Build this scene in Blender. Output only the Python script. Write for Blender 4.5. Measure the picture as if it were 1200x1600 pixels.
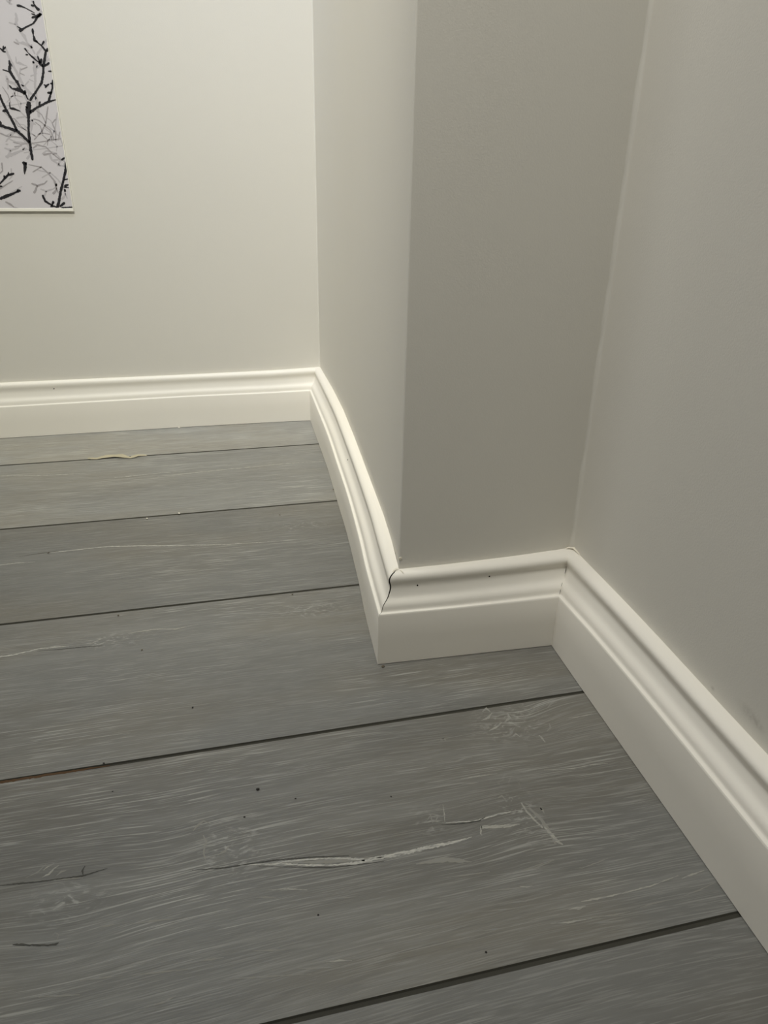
import bpy, bmesh, math, random
from mathutils import Vector, Matrix

S = bpy.context.scene
for o in list(bpy.data.objects):
    bpy.data.objects.remove(o)
C = S.collection
random.seed(4)

# ------------------------------------------------------------------ camera
cd = bpy.data.cameras.new('camera')
cam = bpy.data.objects.new('camera', cd)
C.objects.link(cam)
cd.sensor_fit = 'VERTICAL'
cd.sensor_height = 36.0
cd.lens = 1165.09 * 36.0 / 1600.0
cd.clip_start = 0.01
RI = Vector((0.9716988, -0.2355404, 0.0179501))
DN = Vector((-0.0875922, -0.4298369, -0.8986478))
FW = Vector((0.2193834, 0.8716427, -0.4383035))
M = Matrix.Identity(4)
for r in range(3):
    M[r][0] = RI[r]; M[r][1] = -DN[r]; M[r][2] = -FW[r]
M[0][3], M[1][3], M[2][3] = -0.1477, -0.5964, 0.4762
cam.matrix_world = M
S.camera = cam

# ------------------------------------------------------------------ world, lights, exposure
S.view_settings.view_transform = 'Standard'
S.view_settings.look = 'None'
S.view_settings.gamma = 1.0
S.view_settings.use_curve_mapping = False
S.view_settings.exposure = 0.07
W = bpy.data.worlds.new('world'); S.world = W; W.use_nodes = True
W.node_tree.nodes['Background'].inputs[0].default_value = (0.8, 0.82, 0.85, 1)
W.node_tree.nodes['Background'].inputs[1].default_value = 0.25

def area(name, loc, target, size, power, color):
    l = bpy.data.lights.new(name, 'AREA'); l.shape = 'DISK'; l.size = size; l.energy = power; l.color = color
    o = bpy.data.objects.new(name, l); C.objects.link(o); o.location = loc
    o.rotation_euler = (Vector(target) - Vector(loc)).to_track_quat('-Z', 'Y').to_euler()
    return o
def spot(name, loc, target, ang, power, color, radius=0.06):
    l = bpy.data.lights.new(name, 'SPOT'); l.energy = power; l.color = color; l.spot_size = math.radians(ang); l.spot_blend = 1.0; l.shadow_soft_size = radius
    o = bpy.data.objects.new(name, l); C.objects.link(o); o.location = loc
    o.rotation_euler = (Vector(target) - Vector(loc)).to_track_quat('-Z', 'Y').to_euler()
    return o
# added unseen spots and a left area fill, tuned for surface brightness
spot('added_spot_far', (-0.35, 0.15, 2.05), (-0.2, 0.79, 0.28), 80, 26.0, (1.0, 1.0, 0.90))
spot('added_spot_corner', (-0.5, -0.3, 1.8), (-0.1, 0.79, 0.2), 55, 53.0, (1.0, 0.955, 0.80))
spot('added_spot_near', (-0.3, -0.5, 2.05), (0.1, 0.1, 0.0), 90, 36.0, (0.97, 1.0, 0.97))
spot('added_spot_right', (-0.6, -0.5, 2.05), (0.2, 0.0, 0.8), 60, 35.0, (1.0, 0.935, 0.87))
spot('added_blue_spot_wall', (-0.2, 0.3, 1.9), (-0.1, 0.79, 1.1), 50, 19.0, (0.12, 0.33, 1.0))  # added blue spot that cools the top of the far wall
area('added_fill_left', (-1.6, 0.2, 1.3), (0, 0.2, 0.4), 0.8, 3.2, (0.96, 0.98, 1.0))  # added soft fill inside the closed room; the left wall has no window

# ------------------------------------------------------------------ node helpers
class N:
    def __init__(s, name):
        s.m = bpy.data.materials.new(name); s.m.use_nodes = True
        s.t = s.m.node_tree; s.b = s.t.nodes['Principled BSDF']
    def new(s, t, **k):
        n = s.t.nodes.new(t)
        for a, v in k.items(): setattr(n, a, v)
        return n
    def put(s, sock, v):
        if hasattr(v, 'is_output'): s.t.links.new(v, sock)
        else: sock.default_value = v
    def math(s, op, a, b=0.0, c=0.0):
        n = s.new('ShaderNodeMath', operation=op)
        s.put(n.inputs[0], a); s.put(n.inputs[1], b); s.put(n.inputs[2], c)
        return n.outputs[0]
    def xyz(s, x, y, z):
        n = s.new('ShaderNodeCombineXYZ')
        for i, v in enumerate((x, y, z)): s.put(n.inputs[i], v)
        return n.outputs[0]
    def noise(s, vec, scale=1.0, detail=2.0, rough=0.5):
        n = s.new('ShaderNodeTexNoise'); s.put(n.inputs['Vector'], vec)
        n.inputs['Scale'].default_value = scale; n.inputs['Detail'].default_value = detail
        n.inputs['Roughness'].default_value = rough
        return n.outputs['Fac']
    def ramp(s, v, a, b, lo=0.0, hi=1.0):
        n = s.new('ShaderNodeMapRange', interpolation_type='SMOOTHSTEP')
        s.put(n.inputs[0], v)
        for i, q in ((1, a), (2, b), (3, lo), (4, hi)): n.inputs[i].default_value = q
        return n.outputs[0]
    def mix(s, f, a, b):
        n = s.new('ShaderNodeMix', data_type='RGBA')
        s.put(n.inputs[0], f); s.put(n.inputs[6], a); s.put(n.inputs[7], b)
        return n.outputs[2]
    def bump(s, h, strength, dist):
        n = s.new('ShaderNodeBump'); s.put(n.inputs['Height'], h)
        n.inputs['Strength'].default_value = strength; n.inputs['Distance'].default_value = dist
        s.t.links.new(n.outputs[0], s.b.inputs['Normal'])

def lin(r, g, b):
    f = lambda c: (c / 255 / 12.92) if c / 255 <= 0.04045 else ((c / 255 + 0.055) / 1.055) ** 2.4
    return (f(r), f(g), f(b), 1.0)

def paint(name, col, rough, bscale=900.0, bstr=0.15, bdist=0.0003, var=0.03):
    n = N(name)
    co = n.new('ShaderNodeTexCoord').outputs['Object']
    v = n.noise(co, 6.0, 3.0)
    dark = tuple(c * (1 - var) for c in col[:3]) + (1,)
    n.put(n.b.inputs['Base Color'], n.mix(v, dark, col))
    n.b.inputs['Roughness'].default_value = rough
    if bstr:
        n.bump(n.noise(co, bscale, 2.0), bstr, bdist)
    return n.m

M_wall = paint('wall_paint', lin(222, 219, 210), 0.75, 700, 0.25, 0.0004)
M_ceil = paint('ceiling_paint', lin(235, 232, 225), 0.9)
M_board = paint('skirting_gloss', lin(243, 239, 229), 0.5, 120, 0.03, 0.0005, 0.02)
M_caulk = paint('caulk_white', lin(236, 230, 214), 0.5, 300, 0.3, 0.0005)
M_mdf_shade = paint('raw_board_foot_shade', lin(40, 36, 28), 0.9)  # raw board ends, and the painted shade of the foot gap
M_hole = paint('hole_dark', lin(28, 25, 20), 0.9)
M_groove = paint('groove_dark', lin(64, 62, 53), 0.8, 300, 0.3, 0.0005, 0.4)
M_brown = paint('groove_rust', lin(92, 66, 38), 0.85, 300, 0.4, 0.0005, 0.5)
M_frame = paint('frame_white', lin(246, 243, 232), 0.45)
M_black_ink = paint('ink_black', lin(22, 20, 26), 0.7, bstr=0)
M_grey_ink = paint('ink_grey', lin(163, 158, 160), 0.7, bstr=0)
M_faint_ink = paint('ink_faint', lin(187, 183, 186), 0.7, bstr=0)
M_sheet = paint('print_paper', lin(213, 209, 212), 0.6, 40, 0.05, 0.0003, 0.08)
M_crumb_d = paint('crumb_dark', lin(38, 34, 30), 0.8)
M_crumb_w = paint('crumb_white', lin(225, 220, 205), 0.7)
M_peel = paint('peel_cream', lin(186, 178, 152), 0.6, 300, 0.4, 0.0006, 0.15)

def scuffed():
    m = M_wall.copy(); m.name = 'wall_paint_scuffed'; n = N.__new__(N); n.m = m; n.t = m.node_tree; n.b = n.t.nodes['Principled BSDF']
    col = n.b.inputs['Base Color'].links[0].from_socket
    co = n.new('ShaderNodeTexCoord').outputs['Object']
    sp = n.new('ShaderNodeSeparateXYZ'); n.put(sp.inputs[0], co)
    f = 0.0
    for y, z, ry, rz, k in ((-0.2555, 0.1175, .010, .004, .24), (-0.2650, 0.1155, .006, .003, .2), (-0.2150, 0.1080, .002, .0015, .3)):
        dy = n.math('DIVIDE', n.math('SUBTRACT', sp.outputs[1], y), ry); dz = n.math('DIVIDE', n.math('SUBTRACT', sp.outputs[2], z), rz)
        f = n.math('ADD', f, n.math('MULTIPLY', n.math('EXPONENT', n.math('MULTIPLY', n.math('ADD', n.math('MULTIPLY', dy, dy), n.math('MULTIPLY', dz, dz)), -1.0)), k))
    n.put(n.b.inputs['Base Color'], n.mix(n.math('MULTIPLY', f, n.ramp(n.noise(co, 260.0, 2.0), 0.3, 0.6, 0.4, 1.0)), col, lin(120, 112, 98)))
    return m
M_wall_scuffed = scuffed()

PW = 0.24125          # plank pitch
Y0 = -0.0802          # one of the joints

def wood():
    n = N('grey_limed_oak_laminate')
    co = n.new('ShaderNodeTexCoord').outputs['Object']
    sp = n.new('ShaderNodeSeparateXYZ'); n.put(sp.inputs[0], co)
    x, y = sp.outputs[0], sp.outputs[1]
    pid = n.math('FLOOR', n.math('DIVIDE', n.math('SUBTRACT', y, Y0), PW))
    sx = n.math('MULTIPLY', pid, 3.37); sz = n.math('MULTIPLY', pid, 5.71)
    # knots the grain bends around: x, y, rx, ry, push
    warp = n.math('MULTIPLY', n.math('SUBTRACT', n.noise(n.xyz(n.math('MULTIPLY', x, 3.2), n.math('MULTIPLY', y, 5.0), sz), 1.0, 2.0), 0.5), 0.016)
    for kx, ky, rx, ry, am in KNOTS:
        dx = n.math('DIVIDE', n.math('SUBTRACT', x, kx), rx); dy = n.math('DIVIDE', n.math('SUBTRACT', y, ky), ry)
        g = n.math('EXPONENT', n.math('MULTIPLY', n.math('ADD', n.math('MULTIPLY', dx, dx), n.math('MULTIPLY', dy, dy)), -1.0))
        warp = n.math('ADD', warp, n.math('MULTIPLY', g, am))
    yw = n.math('ADD', y, warp)
    def grain(fx, fy, off, det=2.0, rough=0.5):
        return n.noise(n.xyz(n.math('ADD', n.math('MULTIPLY', x, fx), sx), n.math('MULTIPLY', yw, fy), n.math('ADD', sz, off)), 1.0, det, rough)
    big = grain(2.2, 9.0, 1.0, 3.0)
    tint = n.noise(n.xyz(n.math('MULTIPLY', x, 4.0), n.math('MULTIPLY', y, 7.0), n.math('ADD', sz, 9.0)), 1.0, 2.0)
    band = grain(5.0, 60.0, 3.0, 3.0)
    fine = grain(18.0, 800.0, 5.0, 2.0, 0.55)
    fine2 = grain(40.0, 900.0, 6.0, 1.0)
    patch = n.ramp(grain(5.0, 16.0, 12.0, 2.0), 0.42, 0.66)
    pore = grain(22.0, 330.0, 21.0, 2.0)
    cool = WOOD['cool']; warm = WOOD['warm']
    c = n.mix(n.ramp(tint, 0.40, 0.62), cool, warm)
    c = n.mix(n.ramp(big, 0.35, 0.68, 0.0, 0.55), c, WOOD['deep'])
    c = n.mix(n.ramp(band, 0.42, 0.75, 0.0, 0.35), c, WOOD['pale'])
    c = n.mix(n.ramp(pore, 0.56, 0.72, 0.0, 0.45), c, WOOD['deep'])
    st = n.math('MULTIPLY', n.ramp(fine, 0.55, 0.66), n.math('ADD', n.math('MULTIPLY', patch, 0.40), 0.20))
    c = n.mix(st, c, WOOD['lime'])
    st2 = n.ramp(fine2, 0.50, 0.70, 0.0, 0.45)
    c = n.mix(st2, c, WOOD['pale'])
    # rough, lime-flecked patches where the printed oak has knots
    fl = 0.0
    for kx, ky, rx, ry in FLECKS:
        dx = n.math('DIVIDE', n.math('SUBTRACT', x, kx), rx); dy = n.math('DIVIDE', n.math('SUBTRACT', y, ky), ry)
        fl = n.math('ADD', fl, n.math('EXPONENT', n.math('MULTIPLY', n.math('ADD', n.math('MULTIPLY', dx, dx), n.math('MULTIPLY', dy, dy)), -1.0)))
    w2 = n.new('ShaderNodeTexNoise'); n.put(w2.inputs['Vector'], co); w2.inputs['Scale'].default_value = 45.0
    wv = n.new('ShaderNodeVectorMath', operation='MULTIPLY_ADD'); n.put(wv.inputs[0], w2.outputs['Color']); wv.inputs[1].default_value = (.02, .02, 0); n.put(wv.inputs[2], co)
    mpf = n.new('ShaderNodeMapping'); n.put(mpf.inputs[0], wv.outputs[0]); mpf.inputs['Scale'].default_value = (120, 300, 1); mpf.inputs['Rotation'].default_value = (0, 0, 0.5)
    fn = n.noise(mpf.outputs[0], 1.0, 3.0, 0.6)
    c = n.mix(n.math('MULTIPLY', n.math('MULTIPLY', n.ramp(fn, 0.52, 0.66), fl), 0.55), c, WOOD['lime'])
    c = n.mix(n.math('MULTIPLY', n.math('MULTIPLY', n.ramp(fn, 0.48, 0.36), fl), 0.35), c, WOOD['deep'])
    tone = 1.0
    for k, v in ((3, 0.55), (2, 0.18), (1, -0.15), (-1, 0.02), (-2, 0.04)):
        e = n.math('COMPARE', pid, float(k), 0.5)
        tone = n.math('ADD', tone, n.math('MULTIPLY', e, v))
    vm = n.new('ShaderNodeVectorMath', operation='SCALE'); n.put(vm.inputs[0], c); n.put(vm.inputs['Scale'], tone)
    n.put(n.b.inputs['Base Color'], vm.outputs[0])
    n.put(n.b.inputs['Roughness'], n.ramp(band, 0.3, 0.7, 0.30, 0.42))
    n.b.inputs['Specular IOR Level'].default_value = 0.6
    n.bump(n.math('ADD', n.math('MULTIPLY', fine, 0.8), n.math('ADD', n.math('MULTIPLY', pore, -0.6), n.math('MULTIPLY', big, 1.5))), 0.5, 0.0008)
    return n.m
FLECKS = [(0.100, -0.105, 0.030, 0.022), (0.070, -0.205, 0.014, 0.028), (-0.158, -0.190, 0.022, 0.026), (-0.272, -0.208, 0.022, 0.014), (-0.004, -0.195, 0.012, 0.012), (-0.055, 0.118, 0.035, 0.012), (-0.27, 0.105, 0.04, 0.012), (-0.035, 0.33, 0.04, 0.012)]
KNOTS = [(0.115, -0.105, 0.035, 0.03, 0.01), (0.075, -0.215, 0.05, 0.03, -0.009), (-0.205, -0.175, 0.04, 0.035, 0.007), (-0.05, 0.12, 0.07, 0.03, 0.007), (-0.27, -0.235, 0.05, 0.03, 0.007), (0.02, 0.33, 0.05, 0.025, 0.006), (0.05, -0.33, 0.22, 0.08, -0.015), (-0.33, 0.56, 0.08, 0.03, 0.0075)]
WOOD = dict(cool=lin(112, 112, 109), warm=lin(116, 113, 105), deep=lin(97, 96, 92), pale=lin(135, 135, 131), lime=lin(176, 176, 170))
M_wood = wood()

def limed(name, col):
    n = N(name)
    co = n.new('ShaderNodeTexCoord').outputs['Object']
    mp = n.new('ShaderNodeMapping'); n.put(mp.inputs[0], co); mp.inputs['Scale'].default_value = (150, 900, 1)
    v = n.ramp(n.noise(mp.outputs[0], 1.0, 3.0, 0.6), 0.36, 0.56)
    n.put(n.b.inputs['Base Color'], n.mix(v, WOOD['pale'], col)); n.b.inputs['Roughness'].default_value = 0.55
    return n.m
M_lime = limed('limed_crack', lin(184, 182, 174))
M_lime2 = limed('limed_grain', lin(160, 158, 149))
M_lime3 = limed('limed_grain_faint', lin(136, 134, 126))
M_dcrack = paint('dark_crack', lin(66, 65, 60), 0.7)

# ------------------------------------------------------------------ mesh helpers
def tag(o, label=None, cat=None, group=None, kind=None):
    for k, v in (('label', label), ('category', cat), ('group', group), ('kind', kind)):
        if v: o[k] = v
    return o

def mk(name, verts, faces, mats, parent=None, mi=None, smooth=None):
    me = bpy.data.meshes.new(name); me.from_pydata([tuple(v) for v in verts], [], faces)
    for m in (mats if isinstance(mats, (list, tuple)) else [mats]): me.materials.append(m)
    if mi:
        for p, i in zip(me.polygons, mi): p.material_index = i
    bm = bmesh.new(); bm.from_mesh(me); bmesh.ops.recalc_face_normals(bm, faces=bm.faces)
    if smooth is not None:
        for f in bm.faces: f.smooth = True
        for e in bm.edges:
            if len(e.link_faces) != 2 or e.calc_face_angle(0) > smooth: e.smooth = False
    bm.to_mesh(me); bm.free()
    o = bpy.data.objects.new(name, me); C.objects.link(o)
    if parent: o.parent = parent
    return o

def prism(name, poly, z0, z1, mat, smooth=None, parent=None):
    n = len(poly)
    v = [(x, y, z0) for x, y in poly] + [(x, y, z1) for x, y in poly]
    f = [tuple(range(n)), tuple(range(n, 2 * n))] + [(i, (i + 1) % n, n + (i + 1) % n, n + i) for i in range(n)]
    return mk(name, v, f, mat, smooth=smooth, parent=parent)
CRACKS = [
    ('F', [(-139.3,-207.3,0.5),(-118.5,-210.4,1.4),(-95.3,-215.1,3),(-71.9,-218.7,3),(-52.8,-220.8,1.6)]),
    ('L', [(-153.1,-205.3,0.3),(-141.6,-206.8,1.2),(-123.2,-210.5,1.5),(-105.0,-215.7,1.6),(-86.6,-219.9,1.4),(-67.7,-221.9,2.6),(-48.0,-221.3,3.4),(-28.1,-221.2,3.2),(-7.7,-220.5,3),(10.2,-220.4,2.2),(22.2,-218.8,0.5)]),
    ('L', [(-130.0,-208.3,0.4),(-115.9,-209.3,1.6),(-94.9,-212.4,1.6),(-76.2,-216.0,1.8),(-62.6,-220.8,2)]),
    ('D', [(-187.4,-201.4,0.3),(-164.6,-204.4,1),(-146.2,-205.2,0.8),(-127.4,-206.1,1),(-104.0,-209.1,1),(-73.4,-214.4,0.4)]),
    ('D', [(-53.9,-221.1,0.3),(-50.9,-221.2,1.6),(-48.0,-221.3,0.3)]),
    ('D', [(-139.5,-209.0,0.3),(-86.9,-222.0,0.7),(-48.9,-225.1,0.3)]),
    ('L', [(7.0,-201.7,0.4),(18.7,-203.1,1.2),(27.6,-205.1,1.2),(33.0,-205.0,1.4),(48.5,-202.7,1.5),(68.7,-202.7,0.6)]),
    ('D', [(3.0,-202.7,0.3),(18.1,-204.9,1),(32.8,-205.6,1),(39.1,-203.2,0.5)]),
    ('M', [(32.6,-211.9,3),(41.6,-213.3,3),(51.7,-215.0,3),(63.2,-215.7,1)]),
    ('M', [(33.0,-210.8,1.5),(30.2,-217.0,1.3),(30.3,-219.5,0.5)]),
    ('F', [(-26.3,-232.5,1),(-15.5,-232.7,3.5),(-4.3,-233.5,4.5),(3.5,-235.8,4),(14.6,-240.1,0.8)]),
    ('M', [(72.9,-195.6,1),(73.8,-205.1,2),(76.6,-214.9,1.5),(79.5,-223.1,1.5)]),
    ('M', [(81.0,-222.2,1.5),(83.7,-230.3,3),(85.4,-238.0,2.5),(88.2,-241.0,1)]),
    ('F', [(76.9,-201.9,2),(81.2,-212.0,3),(82.9,-225.2,3),(83.0,-238.7,1.5)]),
    ('F', [(86.0,-203.9,1),(87.4,-208.2,4),(85.5,-203.8,1)]),
    ('M', [(10.2,-183.5,0.4),(8.6,-191.8,0.9),(6.4,-200.3,0.4)]),
    ('F', [(-0.8,-191.0,0.5),(2.5,-194.3,1.2),(-1.0,-198.6,0.6)]),
    ('F', [(-6.4,-195.5,0.5),(-2.6,-191.9,1.2),(-3.3,-199.4,0.6)]),
    ('F', [(-10.5,-248.2,0.4),(7.7,-249.6,1.3),(24.7,-250.8,0.6)]),
    ('F', [(49.7,-254.8,0.4),(61.5,-253.5,1),(75.8,-251.7,0.5)]),
    ('M', [(-134.6,-230.1,0.4),(-123.4,-231.6,1.4),(-107.9,-236.1,0.5)]),
    ('F', [(-143.9,-234.1,0.4),(-137.3,-235.1,1.1),(-129.9,-237.3,0.4)]),
    ('F', [(-87.8,-247.5,0.4),(-80.1,-248.2,1),(-74.7,-248.9,0.3)]),
    ('L', [(-473.8,597.3,1.5),(-435.4,592.3,2.2),(-406.1,586.5,2),(-367.6,584.1,1.8),(-328.7,581.8,0.6)]),
    ('L', [(-299.3,554.9,0.8),(-273.4,557.5,2.4),(-229.3,562.1,1.6),(-189.3,559.5,0.6)]),
    ('L', [(-233.8,547.0,0.6),(-204.3,549.1,2.2),(-148.9,554.3,2),(-76.4,559.3,2),(-33.8,562.2,2.2),(9.1,562.4,1.2),(35.9,560.1,1.8)]),
    ('L', [(-365.9,319.2,0.5),(-346.8,320.4,1.6),(-311.8,321.9,1.6),(-288.0,322.2,1.8),(-247.4,315.6,1.8),(-214.8,308.8,1.8),(-182.0,303.8,1.6),(-140.8,297.0,1.4),(-99.0,293.8,1),(-56.7,290.6,0.4)]),
    ('D', [(-396.0,316.9,0.3),(-373.9,320.8,0.8),(-360.1,321.4,0.9),(-351.0,323.0,0.3)]),
    ('L', [(-415.2,299.4,1.6),(-396.9,300.5,1.4),(-374.2,299.0,0.6)]),
    ('L', [(-376.0,100.1,2.2),(-363.7,99.7,2.4),(-352.0,102.7,2.2),(-340.1,105.7,1.6),(-324.5,105.7,2.2),(-309.7,103.7,0.6)]),
    ('D', [(-339.5,102.2,0.3),(-320.6,100.3,0.8),(-295.3,99.4,1),(-276.0,97.5,0.4)]),
    ('M', [(-251.3,114.6,0.6),(-234.8,115.9,1.8),(-221.4,116.7,1.8),(-201.1,112.3,1.6),(-177.1,117.1,0.5)]),
    ('M', [(-289.3,102.7,0.5),(-282.1,108.1,2),(-277.2,110.6,0.5)]),
    ('D', [(-320.1,-184.1,0.4),(-304.6,-185.5,1.2),(-294.2,-186.8,0.9),(-279.1,-187.6,1),(-264.6,-188.8,1.3),(-247.3,-186.1,0.4)]),
    ('D', [(-263.8,-188.4,0.5),(-264.7,-184.4,1.3),(-263.3,-180.3,0.6)]),
    ('M', [(-292.1,-183.6,0.5),(-288.1,-181.8,2),(-285.1,-178.1,1.2),(-282.0,-175.5,0.5)]),
    ('M', [(-292.2,-177.6,0.5),(-289.5,-174.9,1.3),(-285.8,-173.5,0.5)]),
    ('F', [(-282.5,-184.7,0.4),(-279.4,-181.6,1.8),(-276.0,-181.3,0.5)]),
    ('F', [(-303.6,-181.5,0.4),(-295.6,-177.9,1),(-291.2,-172.3,0.4)]),
    ('F', [(-285.5,-187.8,1),(-272.4,-189.1,1.6),(-263.5,-190.6,0.6)]),
    ('D', [(-302.7,-232.9,0.5),(-300.2,-233.4,1.6),(-290.4,-236.1,1.3),(-280.2,-238.5,1.3),(-275.0,-238.8,1.6),(-273.5,-238.2,0.5)]),
    ('F', [(-278.3,-232.1,0.3),(-276.9,-230.5,0.5),(-274.3,-232.1,0.5),(-274.7,-235.2,0.3)]),
    ('F', [(-273.1,-241.5,0.3),(-270.7,-244.7,0.5),(-267.9,-244.4,0.5),(-267.1,-241.9,0.3)]),
    ('F', [(-280.7,-272.6,0.5),(-267.4,-274.9,1.3),(-256.0,-276.8,0.5)]),
    ('F', [(-257.0,-267.6,0.5),(-243.5,-269.0,1.1),(-231.0,-270.2,0.4)]),
    ('F', [(-224.7,-271.7,0.4),(-208.1,-273.4,1.3),(-187.4,-276.0,0.4)]),
    ('F', [(-250.8,-232.3,0.4),(-242.6,-232.8,1.2),(-235.5,-233.0,0.3)]),
    ('F', [(-227.9,-235.2,0.4),(-213.3,-236.1,1.2),(-194.7,-238.0,0.4)]),
    ('F', [(-167.8,-287.7,0.5),(-144.7,-291.0,1.1),(-113.9,-296.4,0.5)]),
    ('M', [(-103.4,-290.7,0.5),(-95.1,-291.7,1.4),(-87.0,-293.6,0.4)]),
    ('F', [(-122.2,-290.7,0.4),(-112.1,-293.0,1.4),(-95.9,-295.8,0.4)]),
    ('F', [(-148.9,-272.7,0.4),(-137.0,-275.0,1.1),(-126.7,-276.9,0.3)]),
    ('F', [(-73.4,-290.0,0.4),(-69.1,-290.1,1.4),(-64.6,-289.8,0.4)]),
    ('F', [(-61.3,-266.6,0.4),(-54.7,-267.6,1.2),(-48.5,-268.5,0.3)]),
    ('F', [(-183.3,-271.8,0.4),(-176.0,-272.2,1.6),(-167.9,-272.7,0.5)]),
    ('F', [(-211.4,-293.8,0.4),(-204.6,-293.0,1.6),(-198.1,-290.9,0.5)]),
    ('F', [(21.1,-253.8,0.3),(40.4,-255.4,1),(60.8,-255.1,1),(75.6,-252.2,0.3)]),
    ('F', [(19.0,-265.6,0.3),(33.1,-267.3,1.2),(49.6,-268.9,0.6)]),
    ('M', [(41.5,-267.1,0.4),(45.8,-268.6,1.2),(50.8,-268.6,0.4)]),
    ('M', [(79.2,-288.2,0.5),(87.5,-288.5,1.5),(99.9,-288.8,1.2),(115.2,-288.6,1),(133.5,-288.0,1.1),(159.2,-284.7,0.4)]),
    ('F', [(50.6,-288.7,0.4),(65.0,-289.0,1.2),(75.2,-288.3,0.8)]),
    ('M', [(67.7,-291.6,0.5),(75.6,-292.4,2),(80.7,-292.1,0.6)]),
    ('F', [(67.2,-299.4,0.3),(83.3,-301.1,1),(97.1,-302.8,1.3),(109.5,-302.7,0.4)]),
    ('M', [(50.8,-298.6,0.4),(64.2,-300.7,1.4),(80.6,-301.5,0.5)]),
    ('F', [(78.8,-305.0,0.4),(92.5,-306.7,1.3),(106.2,-308.3,0.4)]),
    ('F', [(117.7,-301.5,0.4),(128.2,-300.9,1),(141.4,-300.8,0.4)]),
    ('F', [(153.1,-300.4,0.4),(165.4,-299.0,1),(182.4,-295.9,0.4)]),
    ('M', [(160.0,-287.6,0.4),(168.8,-286.3,1.5),(180.4,-285.1,0.4)]),
    ('F', [(90.3,-263.5,0.3),(104.3,-261.6,0.9),(115.9,-259.6,0.3)]),
    ('F', [(21.8,-277.1,0.4),(40.4,-278.8,1.1),(61.2,-278.4,0.4)]),
    ('F', [(6.6,-279.6,0.3),(24.7,-281.8,1),(38.6,-283.0,0.3)]),
    ('F', [(1.6,-293.0,0.4),(12.8,-294.1,1.2),(21.0,-294.6,0.4)]),
    ('F', [(164.2,-203.7,0.3),(176.9,-202.3,1.2),(188.0,-199.8,0.5)]),
    ('M', [(106.3,-166.8,0.3),(117.1,-169.2,0.8),(134.3,-170.8,1),(149.6,-170.4,1.2),(164.0,-172.1,0.5)]),
    ('F', [(132.9,-165.1,0.3),(149.0,-165.6,0.8),(158.9,-165.5,0.3)]),
    ('F', [(143.2,-180.2,0.4),(153.0,-181.0,1),(160.6,-180.4,0.4)]),
    ('M', [(154.4,-111.2,0.3),(163.6,-112.3,1),(177.1,-111.7,1.2),(187.3,-111.2,0.4)]),
    ('M', [(33.2,-160.8,0.4),(47.4,-161.0,1.2),(65.5,-162.1,0.5)]),
    ('F', [(22.7,-140.5,0.6),(35.3,-141.1,1.8),(43.6,-139.0,2),(51.2,-139.2,0.6)]),
    ('F', [(49.4,-130.9,0.4),(58.5,-130.5,1),(72.2,-131.1,0.3)]),
    ('F', [(-3.9,-111.8,0.3),(31.7,-112.3,0.9),(71.8,-111.2,0.6)]),
    ('F', [(32.2,-167.0,0.5),(41.1,-167.6,1.8),(46.8,-167.4,0.5)]),
    ('F', [(137.0,-127.3,0.3),(151.7,-129.7,0.8),(167.3,-130.6,0.3)]),
    ('M', [(80.6,-85.8,1),(85.7,-82.4,3),(87.7,-87.4,1)]),
    ('M', [(75.1,-97.2,0.5),(82.2,-95.2,2.5),(88.8,-89.5,1)]),
    ('M', [(77.2,-111.5,1),(85.1,-109.0,2.6),(92.8,-103.7,1)]),
    ('M', [(96.0,-103.6,1),(102.1,-99.6,3),(103.0,-92.6,1)]),
    ('F', [(85.0,-121.7,1),(94.2,-120.4,2.5),(101.8,-112.7,1)]),
    ('M', [(94.7,-123.8,0.5),(99.7,-120.7,2),(101.8,-124.6,0.5)]),
    ('M', [(119.5,-126.8,1),(121.0,-130.5,2.2),(121.4,-136.4,0.8)]),
    ('F', [(128.5,-123.8,0.6),(134.1,-119.9,2),(135.5,-114.1,0.8)]),
    ('F', [(121.8,-98.6,0.8),(130.7,-93.2,2.6),(127.4,-88.8,0.8)]),
    ('F', [(111.2,-96.2,0.6),(114.6,-94.3,2),(115.0,-98.0,0.6)]),
    ('F', [(143.8,-93.4,0.5),(149.8,-89.1,2.2),(155.0,-89.3,0.5)]),
    ('F', [(30.1,-113.6,0.8),(33.4,-112.7,2.4),(35.1,-114.8,0.8)]),
    ('F', [(56.2,-187.1,0.6),(60.3,-185.3,2),(61.6,-190.4,0.8)]),
    ('F', [(-186.1,-165.6,0.6),(-182.1,-160.3,2.4),(-178.2,-158.0,1),(-172.4,-161.9,0.6)]),
    ('F', [(-178.5,-171.6,0.8),(-176.8,-178.0,2),(-178.9,-188.7,1.2),(-177.2,-195.4,0.5)]),
    ('F', [(-168.8,-192.2,0.6),(-163.0,-190.0,1.8),(-160.0,-186.0,0.6)]),
    ('B', [(-340.3,-81.0,3),(-310.8,-80.8,3),(-285.7,-81.0,2.6),(-254.0,-81.0,1)]),
]
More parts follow.
